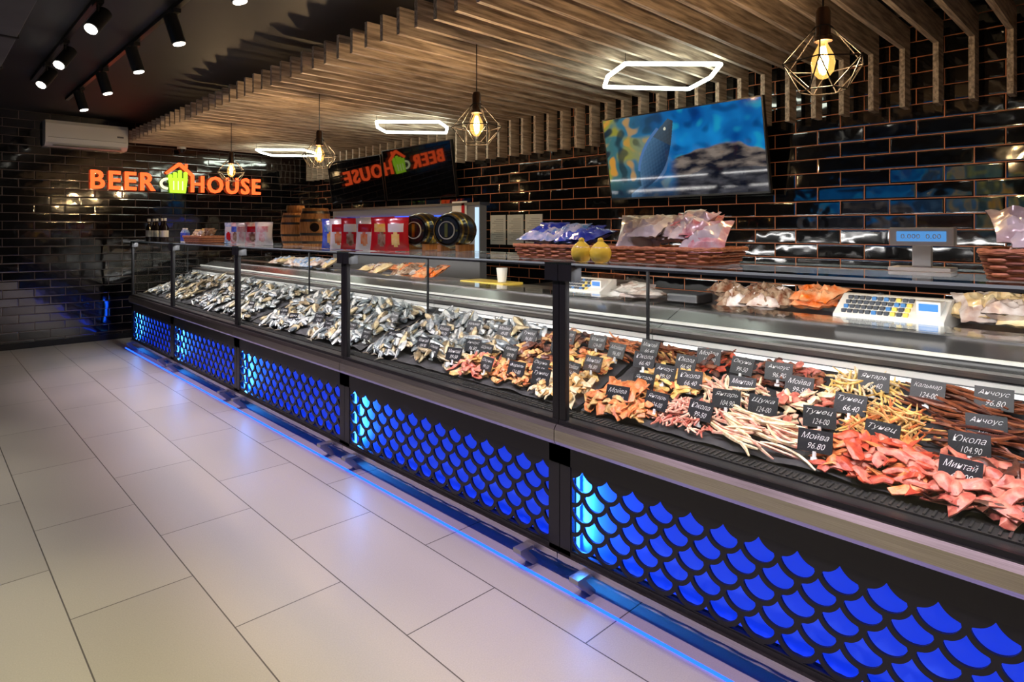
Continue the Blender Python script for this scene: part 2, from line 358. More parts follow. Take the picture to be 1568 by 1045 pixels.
def tv(name,yl,yr,ztop,zbot,xt,xb,pic=None,mirror=1):
    O=Vector((xb,yl,zbot)); U=Vector((0,yr-yl,0)); W=Vector((xt-xb,0,ztop-zbot)); n=U.cross(W).normalized()
    if (n.x>0)==(mirror>0): n=-n
    e=empty(name); b=MB()
    def q(u0,u1,w0,w1,d0,d1,m):
        vs=[O+U*u+W*w+n*d for u in (u0,u1) for w in (w0,w1) for d in (d0,d1)]
        b.add(vs,[(0,1,3,2),(4,6,7,5),(0,4,5,1),(2,3,7,6),(0,2,6,4),(1,5,7,3)],m)
    q(0,1,0,1,-.035,0,M_black); 
    q(0,1,0,.022,0,.004,M_black);q(0,1,.985,1,0,.004,M_black);q(0,.008,0,1,0,.004,M_black);q(.992,1,0,1,0,.004,M_black)
    q(.3,.7,.2,.7,-.06,-.035,M_black)
    b.obj('housing',e)
    c=O+U*.5+W*.45-n*.06; wx=FX1 if mirror>0 else FX0
    k=MB(); k.box(min(c.x,wx),max(c.x,wx),c.y-.15,c.y+.15,c.z-.02,c.z+.02,M_steeld); k.obj('bracket',e)
    nu,nw=(300,160) if pic else (1,1)
    vs=[];cols=[];fs=[]
    for j in range(nw+1):
        for i in range(nu+1):
            u=.008+.984*i/nu; w=.022+.963*j/nw
            vs.append(O+U*u+W*w+n*.002); 
            if pic: cols.append(picture(i/nu,j/nw))
    for j in range(nw):
        for i in range(nu): fs.append((j*(nu+1)+i,j*(nu+1)+i+1,(j+1)*(nu+1)+i+1,(j+1)*(nu+1)+i))
    s=MB(); s.add(vs,fs,pic or M_scr); o=s.obj('screen',e)
    if pic:
        ca=o.data.color_attributes.new(name='Col',type='FLOAT_COLOR',domain='POINT')
        for i,cc in enumerate(cols): ca.data[i].color=(*[max(0,x) for x in cc],1)
tv('wall_television',3.34,1.92,2.355,1.665,4.32,4.46,M_pic)
tv('wall_television',6.93,5.50,2.42,1.775,4.36,4.45)
tv('wall_television',8.40,6.97,2.38,1.775,4.365,4.45)
tv('wall_television',1.3,4.4,2.38,1.2,-3.05,-3.1,M_pic2,-1)

# ---------------------------------------------------------------- display cases
XF=1.88
deckz=lambda x: .655+(x-1.99)*.33
def clip(poly,x0,x1,y0,y1):
    def cl(P,ins,inter):
        out=[]
        for i in range(len(P)):
            a,b_=P[i-1],P[i]
            if ins(b_):
                if not ins(a): out.append(inter(a,b_))
                out.append(b_)
            elif ins(a): out.append(inter(a,b_))
        return out
    def ix(v): return lambda a,b_:(v,a[1]+(b_[1]-a[1])*(v-a[0])/(b_[0]-a[0]))
    def iy(v): return lambda a,b_:(a[0]+(b_[0]-a[0])*(v-a[1])/(b_[1]-a[1]),v)
    for ins,inter in ((lambda p:p[0]>=x0,ix(x0)),(lambda p:p[0]<=x1,ix(x1)),(lambda p:p[1]>=y0,iy(y0)),(lambda p:p[1]<=y1,iy(y1))):
        if not poly: return []
        poly=cl(poly,ins,inter)
    return poly
def scalecell(R,e):
    ro=R-e*.5; rc=R+e*.5+.001; o=Vector((0,-.12*R)); pts=[]
    for k in range(36):
        a=2*math.pi*k/36; d=Vector((math.cos(a),math.sin(a)))
        bb=o.dot(d); cc=o.dot(o)-ro*ro; t=-bb+math.sqrt(bb*bb-cc)
        for cx in (-R,R):
            oc=o-Vector((cx,R)); B=oc.dot(d); Cc=oc.dot(oc)-rc*rc; D=B*B-Cc
            if D>0:
                tt=-B-math.sqrt(D)
                if tt>0: t=min(t,tt)
        p=o+d*t; pts.append((p.x,p.y))
    return pts
def area(P): return abs(sum(P[i-1][0]*P[i][1]-P[i][0]*P[i-1][1] for i in range(len(P))))/2
def scalesheet(W,H):
    R=.0585; e=.014; m=.006
    cu=bpy.data.curves.new('s','CURVE'); cu.dimensions='2D'; cu.fill_mode='BOTH'; cu.extrude=.005
    def spl(P):
        s=cu.splines.new('POLY'); s.points.add(len(P)-1)
        for i,p in enumerate(P): s.points[i].co=(p[0],p[1],0,1)
        s.use_cyclic_u=True
    spl([(0,0),(W,0),(W,H),(0,H)])
    cell=scalecell(R,e)
    row=0; y=H-R*.55
    while y>-R:
        x=(0 if row%2 else R)
        while x<W+R:
            P=clip([(x+p[0],y+p[1]) for p in cell],m,W-m,m,H-m)
            if len(P)>2 and area(P)>.0003: spl(P)
            x+=2*R
        y-=R; row+=1
    o=bpy.data.objects.new('s',cu); C.objects.link(o); bpy.context.view_layer.update()
    me=bpy.data.meshes.new_from_object(o.evaluated_get(bpy.context.evaluated_depsgraph_get()))
    vs=[v.co.copy() for v in me.vertices]; fs=[list(p.vertices) for p in me.polygons]
    bpy.data.objects.remove(o); bpy.data.meshes.remove(me); return vs,fs
YB=[-1.80,-.07,1.667,3.40,5.13,6.86,8.45]
sheets={}
M_grille=mat('vent_grille',(.03,.03,.033),.5,.3)
M_slope=mat('steel_slope',(.20,.205,.22),.22,.8)
M_sheet=mat('scale_sheet',(.020,.022,.030),.3,.4)
for i in range(len(YB)-1):
    y0,y1=YB[i]+.002,YB[i+1]-.002
    e=empty('refrigerated_display_case')
    b=MB()
    b.box(XF,XF+.03,y0,y0+.055,.10,.535,M_dark); b.box(XF,XF+.03,y1-.055,y1,.10,.535,M_dark)
    b.box(XF,XF+.03,y0,y1,.455,.535,M_dark); b.box(XF,XF+.03,y0,y1,.095,.118,M_dark)
    b.box(XF-.015,XF+.0,y0,y1,.076,.100,M_steel)
    b.prof([(XF+.02,.54),(XF-.025,.54),(XF-.034,.555),(XF-.034,.60),(XF-.02,.618),(XF+.02,.618)],'Y',y0,y1,M_steel)
    b.box(XF-.008,XF+.02,y0,y1,.618,.634,M_dark)
    b.prof([(XF+.02,.50),(XF+.02,.634),(XF+.05,.634),(XF+.05,.60),(2.62,.60),(2.62,.50)],'Y',y0,y1,M_dark)
    b.box(XF+.05,1.985,y0+.02,y1-.02,.60,.64,M_grille)
    ng=int((y1-y0)/.02)
    for k in range(ng): b.box(XF+.055,1.98,y0+.03+k*.02,y0+.036+k*.02,.64,.645,M_steeld)
    b.prof([(1.985,.60),(1.985,deckz(1.985)-.015),(2.56,deckz(2.56)-.015),(2.56,.60)],'Y',y0+.01,y1-.01,M_deck)
    b.box(2.56,2.60,y0,y1,.60,.90,M_steeld); b.box(2.545,2.60,y0,y1,.905,.925,M_steel); b.box(2.55,2.60,y0,y1,.875,.895,M_white)
    b.prof([(2.60,.90),(2.60,.925),(2.80,1.0),(2.80,.98)],'Y',y0,y1,M_slope)
    b.box(2.64,2.66,y0,y1,.945,.957,M_white)
    b.box(2.80,3.12,y0,y1,.985,1.015,M_steel)
    b.box(2.79,3.08,y0,y1,.12,.985,M_dark); b.box(1.96,2.80,y0,y1,.47,.50,M_dark); b.box(1.99,2.79,y0,y1,.10,.13,M_dark)
    b.box(2.485,2.497,y1-.016,y1-.004,.80,1.25,M_dark)
    b.box(2.46,2.51,y0,y1,1.235,1.257,M_steeld)
    b.box(XF+.008,XF+.05,y0,y1,1.250,1.262,M_steeld)
    for yy in (y0,y1-.032): b.box(XF-.004,XF+.02,yy,yy+.032,.634,1.262,M_dark)
    for yy in (y0,y1-.07): b.box(XF-.012,XF+.05,yy,yy+.07,1.195,1.268,M_dark)
    for yy in (y0+.13,y1-.17,):
        b.prof([(1.79,.066),(1.79,.084),(XF+.03,.084),(XF+.03,.070),(1.835,.070),(1.895,.010),(1.895,0),(1.865,0)],'Y',yy,yy+.045,M_leg)
        b.box(2.95,3.0,yy,yy+.05,0,.12,M_steeld)
    b.obj('body',e)
    W=round(y1-y0-.11,4); H=.455-.118
    if W not in sheets: sheets[W]=scalesheet(W,H)
    vs,fs=sheets[W]; p=MB(); p.add([(XF+.008+v.z,y1-.055-v.x,.118+v.y) for v in vs],fs,M_sheet); p.obj('fish_scale_panel',e)
    p=MB(); p.box(XF+.065,XF+.07,y0+.03,y1-.03,.105,.47,M_blueback); p.obj('blue_backlight',e)
    p=MB(); p.box(XF+.035,XF+.045,y1-.066,y1-.057,.12,.45,M_cyanled); p.box(XF+.02,XF+.026,y0+.05,y1-.05,.088,.092,M_blueled); p.obj('led_strip',e)
    l=lamp('panel_light','AREA',(XF+.045,y1-.07,.285),2.6,(.04,.30,1),e,shape='RECTANGLE',size=.02,size_y=.3); aim(l,(.25,-1,0))
    g=MB(); g.add([(XF+.006,y0+.03,.634),(XF+.006,y1-.03,.634),(XF+.006,y1-.03,1.26),(XF+.006,y0+.03,1.26)],[(0,3,2,1)],M_glass)
    g.add([(XF-.01,y0,1.268),(XF-.01,y1,1.268),(2.52,y1,1.268),(2.52,y0,1.268)],[(0,1,2,3)],M_glass)
    g.box(XF-.012,XF-.008,y0,y1,1.260,1.268,M_edge); g.box(2.518,2.522,y0,y1,1.260,1.268,M_edge)
    g.add([(XF+.02,y1-.012,.64),(2.55,y1-.012,.82),(2.46,y1-.012,1.25),(XF+.02,y1-.012,1.25)],[(0,1,2,3)],M_glass)
    g.box(2.42,2.60,y0+.04,y1-.04,1.055,1.061,M_glass)
    g.obj('glass',e)
    p=MB(); p.cyl((2.55,y0+.06,.862),(2.55,y1-.06,.862),.008,M_led,8); p.obj('led_tube',e,smooth=True)
    l=lamp('case_light','AREA',(XF+.032,(y0+y1)/2,1.248),16,(1,.96,.92),e,shape='RECTANGLE',size=.03,size_y=(y1-y0)*.9)
    l.rotation_euler=(0,-math.atan2(.3,1),0)
    l=lamp('worktop_fill','AREA',(2.50,(y0+y1)/2,1.232),5,(1,.97,.94),e,shape='RECTANGLE',size=.02,size_y=(y1-y0)*.9)  # added fill lamp under the rear frame, brightens the worktop and goods
    l.rotation_euler=(0,-math.radians(50),0)
    if i>0:
        b=MB(); nx,ny=24,84; vs=[];fs=[]
        for j in range(ny+1):
            for k in range(nx+1):
                x=1.995+.56*k/nx; y=y0+.012+(y1-y0-.024)*j/ny
                vs.append((x,y,deckz(x)-.008+.016*abs(noise.noise(Vector((x*9,y*7,0))))+.02*max(0,noise.noise(Vector((x*3,y*5,4))))))
        for j in range(ny):
            for k in range(nx): a=j*(nx+1)+k; fs.append((a,a+1,a+nx+2,a+nx+1))
        b.add(vs,fs,M_cloth); b.obj('display_cloth',e,smooth=True)
b=MB(); b.box(1.812,1.821,-1.8,8.45,0.0,.006,M_blueled); b.obj('floor_led_strip')

# ---------------------------------------------------------------- food
def foodmat(n,c1,c2,r=.4,sc=45): return mat(n,c1,r,col2=c2,nscale=sc,bump=.4)
F={}
F['red']=foodmat('f_red',(.30,.022,.012),(.55,.09,.04)); F['orange']=foodmat('f_orange',(.48,.11,.03),(.70,.26,.09))
F['pink']=foodmat('f_pink',(.58,.20,.16),(.8,.55,.42)); F['cream']=foodmat('f_cream',(.58,.42,.24),(.85,.74,.54))
F['tan']=foodmat('f_tan',(.40,.2,.06),(.68,.44,.18)); F['brown']=foodmat('f_brown',(.11,.025,.01),(.27,.08,.03))
F['dark']=foodmat('f_dark',(.035,.012,.01),(.11,.028,.016)); F['yellow']=foodmat('f_yellow',(.62,.36,.07),(.85,.62,.25))
F['rose']=foodmat('f_rose',(.36,.06,.045),(.58,.20,.14))
M_fb=mat('fish_back',(.035,.05,.065),.3,.3,col2=(.24,.28,.31),nscale=30,coat=.3); M_fw=mat('fish_belly',(.36,.40,.44),.3,.25,col2=(.74,.75,.72),nscale=26,coat=.3)
M_gb=mat('fish_back_gold',(.09,.07,.04),.35,.3,col2=(.28,.21,.12),nscale=30); M_gw=mat('fish_belly_gold',(.38,.31,.18),.35,.2,col2=(.68,.58,.38),nscale=30)
M_ff=mat('fish_fin',(.14,.12,.09),.5); M_eye=mat('fish_eye',(.02,.02,.02),.1)
def flat(b,L,W,m,M):
    n=9; vs=[];ph=random.random()*9; wob=[.55+.6*random.random() for _ in range(n)]
    bend=random.uniform(-3,3)
    def zz(x,y): return bend*x*x+.16*W*math.sin(x/L*7+ph)+.12*W*math.sin(y/W*6+ph)
    for lay in (0,1):
        for rr in (.5,1):
            for k in range(n):
                a=2*math.pi*k/n; x=L/2*rr*math.cos(a)*wob[k]; y=W/2*rr*math.sin(a)*wob[k]; vs.append((x,y,zz(x,y)+(.003 if lay else -.003)*(1 if rr<.9 else .6)))
        vs.append((0,0,zz(0,0)+(.0035 if lay else -.0035)))
    fs=[];q=2*n+1
    for k in range(n):
        j=(k+1)%n
        fs+=[(q+2*n,q+k,q+j),(q+k,q+n+k,q+n+j,q+j),(k,j,n+j,n+k),(2*n,j,k),(n+k,n+j,q+n+j,q+n+k)]
    b.add(vs,fs,m,M)
def stick(b,L,r,m,M,c=.15):
    k=random.uniform(-c,c)/L; k2=random.uniform(-c,c)/L*.6
    pts=[(L*(t/6-.5),k*(L*(t/6-.5))**2*4,k2*(L*(t/6-.5))**2*4) for t in range(7)]
    b.tube(pts,[r*.6,r,r*1.1,r,r*1.1,r*.9,r*.5],m,5,M=M)
def fish(b,L,M,mb,mw,hw=.14):
    st=[(0,.02),(.06,.09),(.15,.16),(.3,.22),(.45,.21),(.6,.16),(.75,.1),(.88,.045),(.9,.04)]
    n=10; vs=[];
    for t,h in st:
        for k in range(n):
            a=2*math.pi*k/n; vs.append((L*(t-.45),L*h*.5*math.sin(a)*1.15,L*h*hw*2.2*math.cos(a)))
    o=[];w=[]
    for i in range(len(st)-1):
        for k in range(n):
            j=(k+1)%n; f=(i*n+k,i*n+j,(i+1)*n+j,(i+1)*n+k); am=(k+.5)/n*2*math.pi
            (o if math.sin(am)>.1 else w).append(f)
    b.add(vs,o+[list(range(n))[::-1]],mb,M); b.add(vs,w,mw,M)
    x=L*.43
    b.add([(x,.02*L,0),(x,-.02*L,0),(x+.13*L,-.12*L,.004),(x+.08*L,0,0),(x+.13*L,.12*L,-.004)],[(0,1,3),(1,2,3),(0,3,4)],M_ff,M)
    b.add([(-.1*L,.1*L,0),(.12*L,.09*L,0),(.1*L,.16*L,.003),(-.02*L,.17*L,.003)],[(0,1,2,3)],M_ff,M)
    for s in (1,-1): b.cyl((-.38*L,.02*L,s*.028*L),(-.38*L,.02*L,s*.038*L),.012*L,M_eye,8,M=M)
def pile(name,kind,cx,cy,wx,wy,n,mats,L=.08,W=.05,h=.05,ang=0,spread=.6):
    b=MB(); tilt=-math.atan(.33)
    for k in range(n):
        u,v=random.uniform(-1,1),random.uniform(-1,1)
        x=cx+u*wx/2; y=cy+v*wy/2; top=max(0,1-max(abs(u),abs(v))**2.2)
        z=deckz(x)+.012+top*h*(k/n)+.006*random.random()
        a=ang+random.uniform(-spread,spread)+(math.pi if random.random()<.4 else 0)
        M=Matrix.Translation((x,y,z))@Matrix.Rotation(tilt,4,'Y')@Matrix.Rotation(a,4,'Z')@Matrix.Rotation(random.uniform(-.3,.3),4,'X')@Matrix.Rotation(random.uniform(-.18,.18),4,'Y')
        m=F[random.choice(mats)] if mats else None
        if kind=='flat': flat(b,L*random.uniform(.7,1.2),W*random.uniform(.7,1.2),m,M)
        elif kind=='stick': stick(b,L*random.uniform(.7,1.15),W*random.uniform(.8,1.2),m,M)
        elif kind=='fish':
            mb,mw=random.choice(((M_fb,M_fw),(M_fb,M_fw),(M_fb,M_fw),(M_fb,M_fb),(M_gb,M_gw))) if mats is None else random.choice(((M_gb,M_gw),(M_gb,M_gb),(M_fb,M_fw)))
            fish(b,L*random.uniform(.85,1.15),M,mb,mw)
    return b.obj(name,smooth=True)
P=pile
R1,R2,R3=2.09,2.275,2.455
P('dried_beef_slices','flat',R1,.30,.17,.26,80,['dark','rose','rose'],.12,.05,.06,0,3)
P('dried_salmon_slices','flat',R1,.58,.17,.28,110,['red','orange','rose'],.11,.042,.06,0,3)
P('squid_strips','stick',R1,.92,.16,.26,55,['pink','cream','cream'],.19,.006,.04,1.3,.35)
P('shredded_crab_sticks','stick',R1,1.20,.15,.22,150,['rose','pink','pink'],.06,.004,.045,.5,1.5)
P('salmon_jerky','flat',R1,1.50,.17,.28,70,['orange','tan','orange'],.12,.06,.05,.5,1)
P('beef_sticks','stick',R2,.34,.16,.2,60,['dark','brown'],.16,.005,.05,1.4,.3)
P('fish_straws','stick',R2,.60,.16,.22,120,['orange','tan','yellow'],.11,.0032,.06,.6,1.2)
P('squid_rings','flat',R2,.86,.16,.22,76,['cream','pink','rose'],.07,.034,.05,0,3)
P('dried_cod_strips','stick',R2,1.12,.15,.22,80,['cream','pink'],.12,.005,.045,.9,.8)
P('yellow_stripe_trevally','flat',R2,1.40,.17,.26,90,['tan','yellow','orange'],.075,.034,.05,0,3)
P('beef_sticks','stick',R3,.42,.14,.26,70,['dark','brown','brown'],.17,.005,.05,1.4,.3)
P('cheese_straws','stick',R3,.72,.14,.22,90,['yellow','cream'],.10,.004,.05,.8,1.2)
P('dried_meat_chips','flat',R3,1.0,.14,.24,80,['dark','brown','rose'],.07,.034,.05,0,3)
P('dried_meat_chips','flat',R3,1.30,.14,.26,80,['brown','red','dark'],.07,.034,.05,0,3)
P('smoked_cheese_strips','stick',R3,1.55,.13,.16,40,['tan','brown'],.12,.006,.04,1.2,.5)
P('dried_pike_fillets','flat',R1,1.84,.16,.24,70,['cream','tan'],.11,.045,.045,.5,1)
P('dried_shrimp','flat',R1,2.13,.16,.26,90,['orange','tan'],.06,.032,.045,0,3)
P('salmon_jerky','flat',R1,2.42,.16,.24,70,['rose','tan'],.10,.045,.05,.5,1)
P('dried_perch_pile','fish',R1,2.74,.17,.32,34,['tan'],.16,.05,.06,1.2,.6)
P('dried_roach_pile','fish',R1,3.13,.17,.40,44,None,.18,.05,.06,1.0,.6)
P('dried_shrimp','flat',R2,1.88,.17,.3,100,['orange','yellow','tan'],.06,.032,.05,0,3)
P('smoked_mackerel_chunks','flat',R2,2.2,.17,.28,80,['brown','tan','dark'],.08,.042,.05,0,3)
P('dried_roach_pile','fish',R2,2.60,.17,.40,44,None,.17,.05,.07,1.0,.6)
P('dried_roach_pile','fish',R2,3.05,.17,.42,50,None,.19,.05,.07,.9,.5)
P('smoked_cheese_strips','stick',R3,1.82,.14,.22,50,['brown','orange'],.12,.006,.05,1.2,.6)
P('dried_meat_chips','flat',R3,2.12,.14,.3,80,['brown','tan','dark'],.07,.034,.05,0,3)
P('dried_roach_pile','fish',R3,2.55,.13,.42,36,None,.17,.05,.06,1.0,.6)
P('dried_bream_pile','fish',R3,3.05,.13,.46,40,None,.2,.05,.06,1.0,.6)
for (ya,yb,L,m) in ((3.45,4.25,.22,None),(4.3,5.05,.21,None),(5.2,6.0,.20,None),(6.05,6.8,.17,None),(6.95,7.6,.16,['tan']),(7.7,8.35,.15,None)):
    for r,h in ((R1,.05),(R2,.08),(R3,.08)):
        P('dried_bream_pile','fish',r,(ya+yb)/2,.17,yb-ya-.10,int(66*(yb-ya)/.8),m,L,.05,h,1.0,.6)

# ---------------------------------------------------------------- price tags
M_tag=mat('chalk_tag',(.008,.009,.014),.45); M_chalk=mat('chalk_writing',(.7,.7,.72),.8); M_clip=mat('clear_clip',(.7,.72,.75),.15)
tags=[(2.059,.367),(2.184,.368),(2.289,.344),(2.447,.349),(2.153,.583),(2.042,.74),(2.17,.772),(2.276,.711),(2.438,.687),(2.17,.963),(2.163,1.097),(2.264,1.085),(2.063,1.147),(2.241,1.292),(2.253,1.414),(2.166,1.461),(2.351,1.374),(2.428,1.311),(2.422,1.6),(2.046,1.504),(2.219,1.766),(2.356,1.735),(2.399,1.881),(2.143,1.828),(2.044,1.926),(2.047,2.297),(2.17,2.546),(2.18,2.263),(2.064,2.576),(2.402,1.005),(2.431,.523),(2.1,2.9),(2.1,3.2),(2.1,3.7),(2.12,4.2),(2.35,2.3),(2.33,.90),(2.3,2.05),(2.1,4.75),(2.06,2.1),(2.3,3.5),(2.3,4.0),(2.1,5.4),(2.2,5.9),(2.15,6.4),(2.35,2.75),(2.06,1.33),(2.4,2.08),(2.15,2.42),(2.32,1.56),(2.06,2.75),(2.25,2.9),(2.06,3.45),(2.06,3.95),(2.06,4.5),(2.4,1.15),(2.36,2.5),(2.12,2.0)]
words=['Анчоус','Кальмар','Юкола','Тунец','Янтарь','Минтай','Форель','Мойва','Окунь','Щука']
for (x,y) in tags:
    z=deckz(x)+.062; b=MB(); w,h=.10,.069
    M=T(x,y,z,0,0,-math.radians(90)+random.uniform(-.15,.3))@Matrix.Rotation(math.radians(68),4,'X')
    b.box(-w/2,w/2,-h/2,h/2,-.0015,.0015,M_tag,M)
    a,f=textgeo(random.choice(words),w*.8,h*.28,shear=.45,off=-.012); b.add([(p.x-w*.4,p.y+h*.08,.0022) for p in a],f,M_chalk,M)
    a,f=textgeo(random.choice(['96.80','49-00','104.90','99-50','66.40','124-00']),w*.5,h*.26,shear=.4,off=-.012); b.add([(p.x-w*.2,p.y-h*.34,.0022) for p in a],f,M_chalk,M)
    b.cyl((0,-h/2+.004,0),(0,-h/2-.02,-.004),.006,M_clip,8,M=M); b.box(-.009,.009,-h/2-.024,-h/2-.014,-.012,.006,M_clip,M)
    b.obj('price_tag')

# ---------------------------------------------------------------- things on the counter top
ZT=1.269
def pillow(b,w,h,d,m,mlab,M,crumple=.15,lab=((-.75,.75),(-.35,.45)),m3=None):
    n,k=12,16; ph=random.random()*50
    for side in (1,-1):
        vs=[];f1=[];f2=[];f3=[]
        for j in range(k+1):
            for i in range(n+1):
                x=-1+2*i/n; y=-1+2*j/k
                t=max(0,1-abs(x)**3)*max(0,1-abs(y/.9)**4 if abs(y)<.9 else 0)
                nz=noise.noise(Vector((x*3+ph,y*3,side*4)))*crumple
                sq=1-.08*max(0,1-abs(y)**2)*1.0
                vs.append((x*w/2*sq,side*(d/2*t*(1+nz)+.001)+nz*d*.25,h/2*y))
        for j in range(k):
            for i in range(n):
                a=j*(n+1)+i; f=(a,a+1,a+n+2,a+n+1); cx=-1+2*(i+.5)/n; cy=-1+2*(j+.5)/k
                if m3 and cx*cx*1.3+(cy+.35)**2<.18: f3.append(f)
                elif lab[0][0]<cx<lab[0][1] and lab[1][0]<cy<lab[1][1]: f2.append(f)
                else: f1.append(f)
        b.add(vs,f1,m,M); b.add(vs,f2,mlab,M)
        if f3: b.add(vs,f3,m3,M)
def pl(n,c,c2=None,sc=14): return mat(n,c,.22,coat=.3,col2=c2,nscale=sc)
PB=pl('pack_blue',(.02,.045,.45),(.12,.2,.75)); PR=pl('pack_red',(.5,.012,.02)); PW=pl('pack_white',(.75,.74,.74)); PP=pl('pack_pink',(.65,.22,.25),(.85,.75,.75),20); PC=pl('pack_cyan',(.08,.25,.6),(.75,.8,.9),20); PO=pl('pack_orange',(.8,.15,.01),(.8,.45,.25),20); PBr=pl('pack_brown',(.18,.06,.03),(.5,.38,.28),25); PCr=pl('pack_cream',(.7,.5,.25),(.85,.74,.5),20); PG=pl('pack_tan_clear',(.5,.36,.32),(.82,.78,.78),16); PY=pl('pack_yellow',(.8,.45,.05),(.85,.7,.3),20)
def bags(name,x,ys,w,h,d,cols,lab,m3):
    b=MB()
    for k,y in enumerate(ys):
        pillow(b,w,h,d,cols[k%len(cols)],lab[k%len(lab)],T(x+random.uniform(-.02,.02),y,ZT+h/2+.002,0,random.uniform(-.03,.03),-.95+random.uniform(-.2,.2)),lab=((-.6,.6),(.15,.6)),m3=m3[k%len(m3)])
    return b.obj(name,smooth=True)
bags('snack_bag_row',2.08,[3.16,3.32,3.48,3.64,3.80,3.96],.155,.205,.06,[PR,PR,PW,PR,PW,PB],[PW,PY,PR,PW,PR,PC],[PY,PBr,PO,PBr,PO,PY])
bags('snack_bag_row',2.26,[3.54,3.72,3.90,4.08],.155,.215,.06,[PR,PW,PB,PR],[PW,PR,PW,PY],[PO,PY,PR,PBr])
bags('snack_bag_row',2.14,[5.22,5.42,5.62,5.82,6.02],.165,.195,.07,[PW,PP,PW,PP,PC],[PP,PR,PP,PB,PW],[PP,PBr,PP,PBr,PR])
M_bot=mat('bottle_dark',(.02,.012,.01),.08,coat=.5); M_lab=mat('bottle_label',(.75,.75,.7),.5); M_cap=mat('bottle_cap',(.8,.8,.8),.3)
for k in range(5):
    b=MB(); b.lathe([(.029,0),(.031,.01),(.031,.045),(.0315,.046),(.0315,.11),(.031,.111),(.031,.14),(.013,.18),(.012,.205),(.015,.206),(.015,.23),(.012,.232)],[M_bot,M_bot,M_bot,M_lab,M_bot,M_bot,M_bot,M_bot,M_cap,M_cap,M_cap],16,T(2.0+.015*(k%2),7.55+k*.16,ZT,s=1.12)); b.obj('sauce_bottle',smooth=True)
M_wk=mat('wicker',(.42,.15,.06),.55,col2=(.6,.26,.12),nscale=60); M_wk2=mat('wicker_dark',(.22,.07,.03),.6)
def rrect(hx,hy,r,n):
    P=[]
    for (cx,cy,a0) in ((hx-r,hy-r,0),(-hx+r,hy-r,90),(-hx+r,-hy+r,180),(hx-r,-hy+r,270)):
        for k in range(6): a=math.radians(a0+k*18); P.append(Vector((cx+r*math.cos(a),cy+r*math.sin(a),0)))
    L=[0]
    for i in range(len(P)): L.append(L[-1]+(P[(i+1)%len(P)]-P[i]).length)
    o=[]
    for k in range(n):
        s=L[-1]*k/n
        for i in range(len(P)):
            if L[i]<=s<=L[i+1]: t=(s-L[i])/(L[i+1]-L[i]+1e-9); o.append(P[i].lerp(P[(i+1)%len(P)],t)); break
    return o
def basket(x,y,z,hx,hy,h,rz=0,name='wicker_basket'):
    b=MB(); n=96; M=T(x,y,z,0,0,rz); lay=int(h/.0095)
    for l in range(lay):
        k=1+.10*l/lay; P=rrect(hx*k,hy*k,.04,n); pts=[]
        for i,p in enumerate(P):
            nn=Vector((p.x/hx,p.y/hy,0)).normalized(); o=.004*(1 if (i//3+l)%2 else -1)
            pts.append(p+nn*o+Vector((0,0,.006+l*.0095)))
        b.tube(pts,.0052,M_wk if l%2 else M_wk2,5,True,M)
    for dz in (0,.007):
        P=rrect(hx*1.12,hy*1.12,.045,n); b.tube([p+Vector((0,0,h+.004+.003*math.sin(i*.9+dz*400))) for i,p in enumerate(P)],.0065,M_wk,6,True,M)
    P=rrect(hx,hy,.04,32); b.add([p+Vector((0,0,.004)) for p in P],[list(range(32))],M_wk2,M)
    return b.obj(name,smooth=True)
def packs(name,x,y,z,hx,hy,n,w,h,d,mats,rise=.05,flatt=1.25,parent=None):
    b=MB()
    for k in range(n):
        px=x+random.uniform(-hx,hx); py=y-hy+2*hy*(k+.5)/n
        M=Matrix.Translation((px,py,z+rise*random.uniform(.5,1)))@Matrix.Rotation(random.uniform(-.6,.6)+math.pi/2,4,'Z')@Matrix.Rotation(flatt+random.uniform(-.3,.3),4,'X')
        a=random.choice(mats); pillow(b,w,h,d,a,random.choice(mats),M,.5)
    return b.obj(name,parent,smooth=True)
k=basket(2.17,1.86,ZT,.13,.22,.055,0); packs('packets',2.17,1.86,ZT+.05,.05,.17,10,.15,.17,.05,[PB,PB,PC],.07,1.1,k)
k=basket(2.17,1.33,ZT,.13,.23,.055,0); packs('packets',2.19,1.33,ZT+.06,.05,.19,14,.15,.17,.06,[PG,PG,PP,PW],.09,.95,k)
k=basket(2.13,.13,ZT,.13,.17,.07,0); packs('packets',2.13,.13,ZT+.08,.05,.12,9,.15,.16,.06,[PP,PG,PW],.08,1.0,k)
k=basket(2.14,6.72,ZT,.12,.24,.06,0); packs('packets',2.14,6.72,ZT+.055,.04,.2,8,.12,.12,.05,[PCr,PBr,PW],.04,.5,k)
b=MB(); 
for k in range(2): b.lathe([(.03,0),(.034,.01),(.034,.1),(.014,.135),(.014,.15)],[M_cap,PB,PC,M_cap],14,T(2.1,7.15+k*.09,ZT))
b.obj('small_bottles',smooth=True)
M_yel=mat('yellow_ceramic',(.85,.68,.08),.2,coat=.5)
for yy in (1.615,1.518):
    b=MB(); b.lathe([(.022,0),(.034,.008),(.043,.03),(.043,.048),(.034,.066),(.02,.078),(.012,.084),(.013,.09),(.009,.097),(.001,.1)],M_yel,20,T(1.955,yy,ZT)); 
    b.lathe([(.035,.058),(.037,.06),(.036,.063)],PCr,20,T(1.955,yy,ZT)); b.obj('yellow_ceramic_jar',smooth=True)
M_brl=mat('barrel_wood',(.28,.1,.02),.45,col2=(.52,.23,.06),nscale=10,stretch=(8,8,1)); M_hoop=mat('barrel_hoop',(.12,.1,.08),.35,.9)
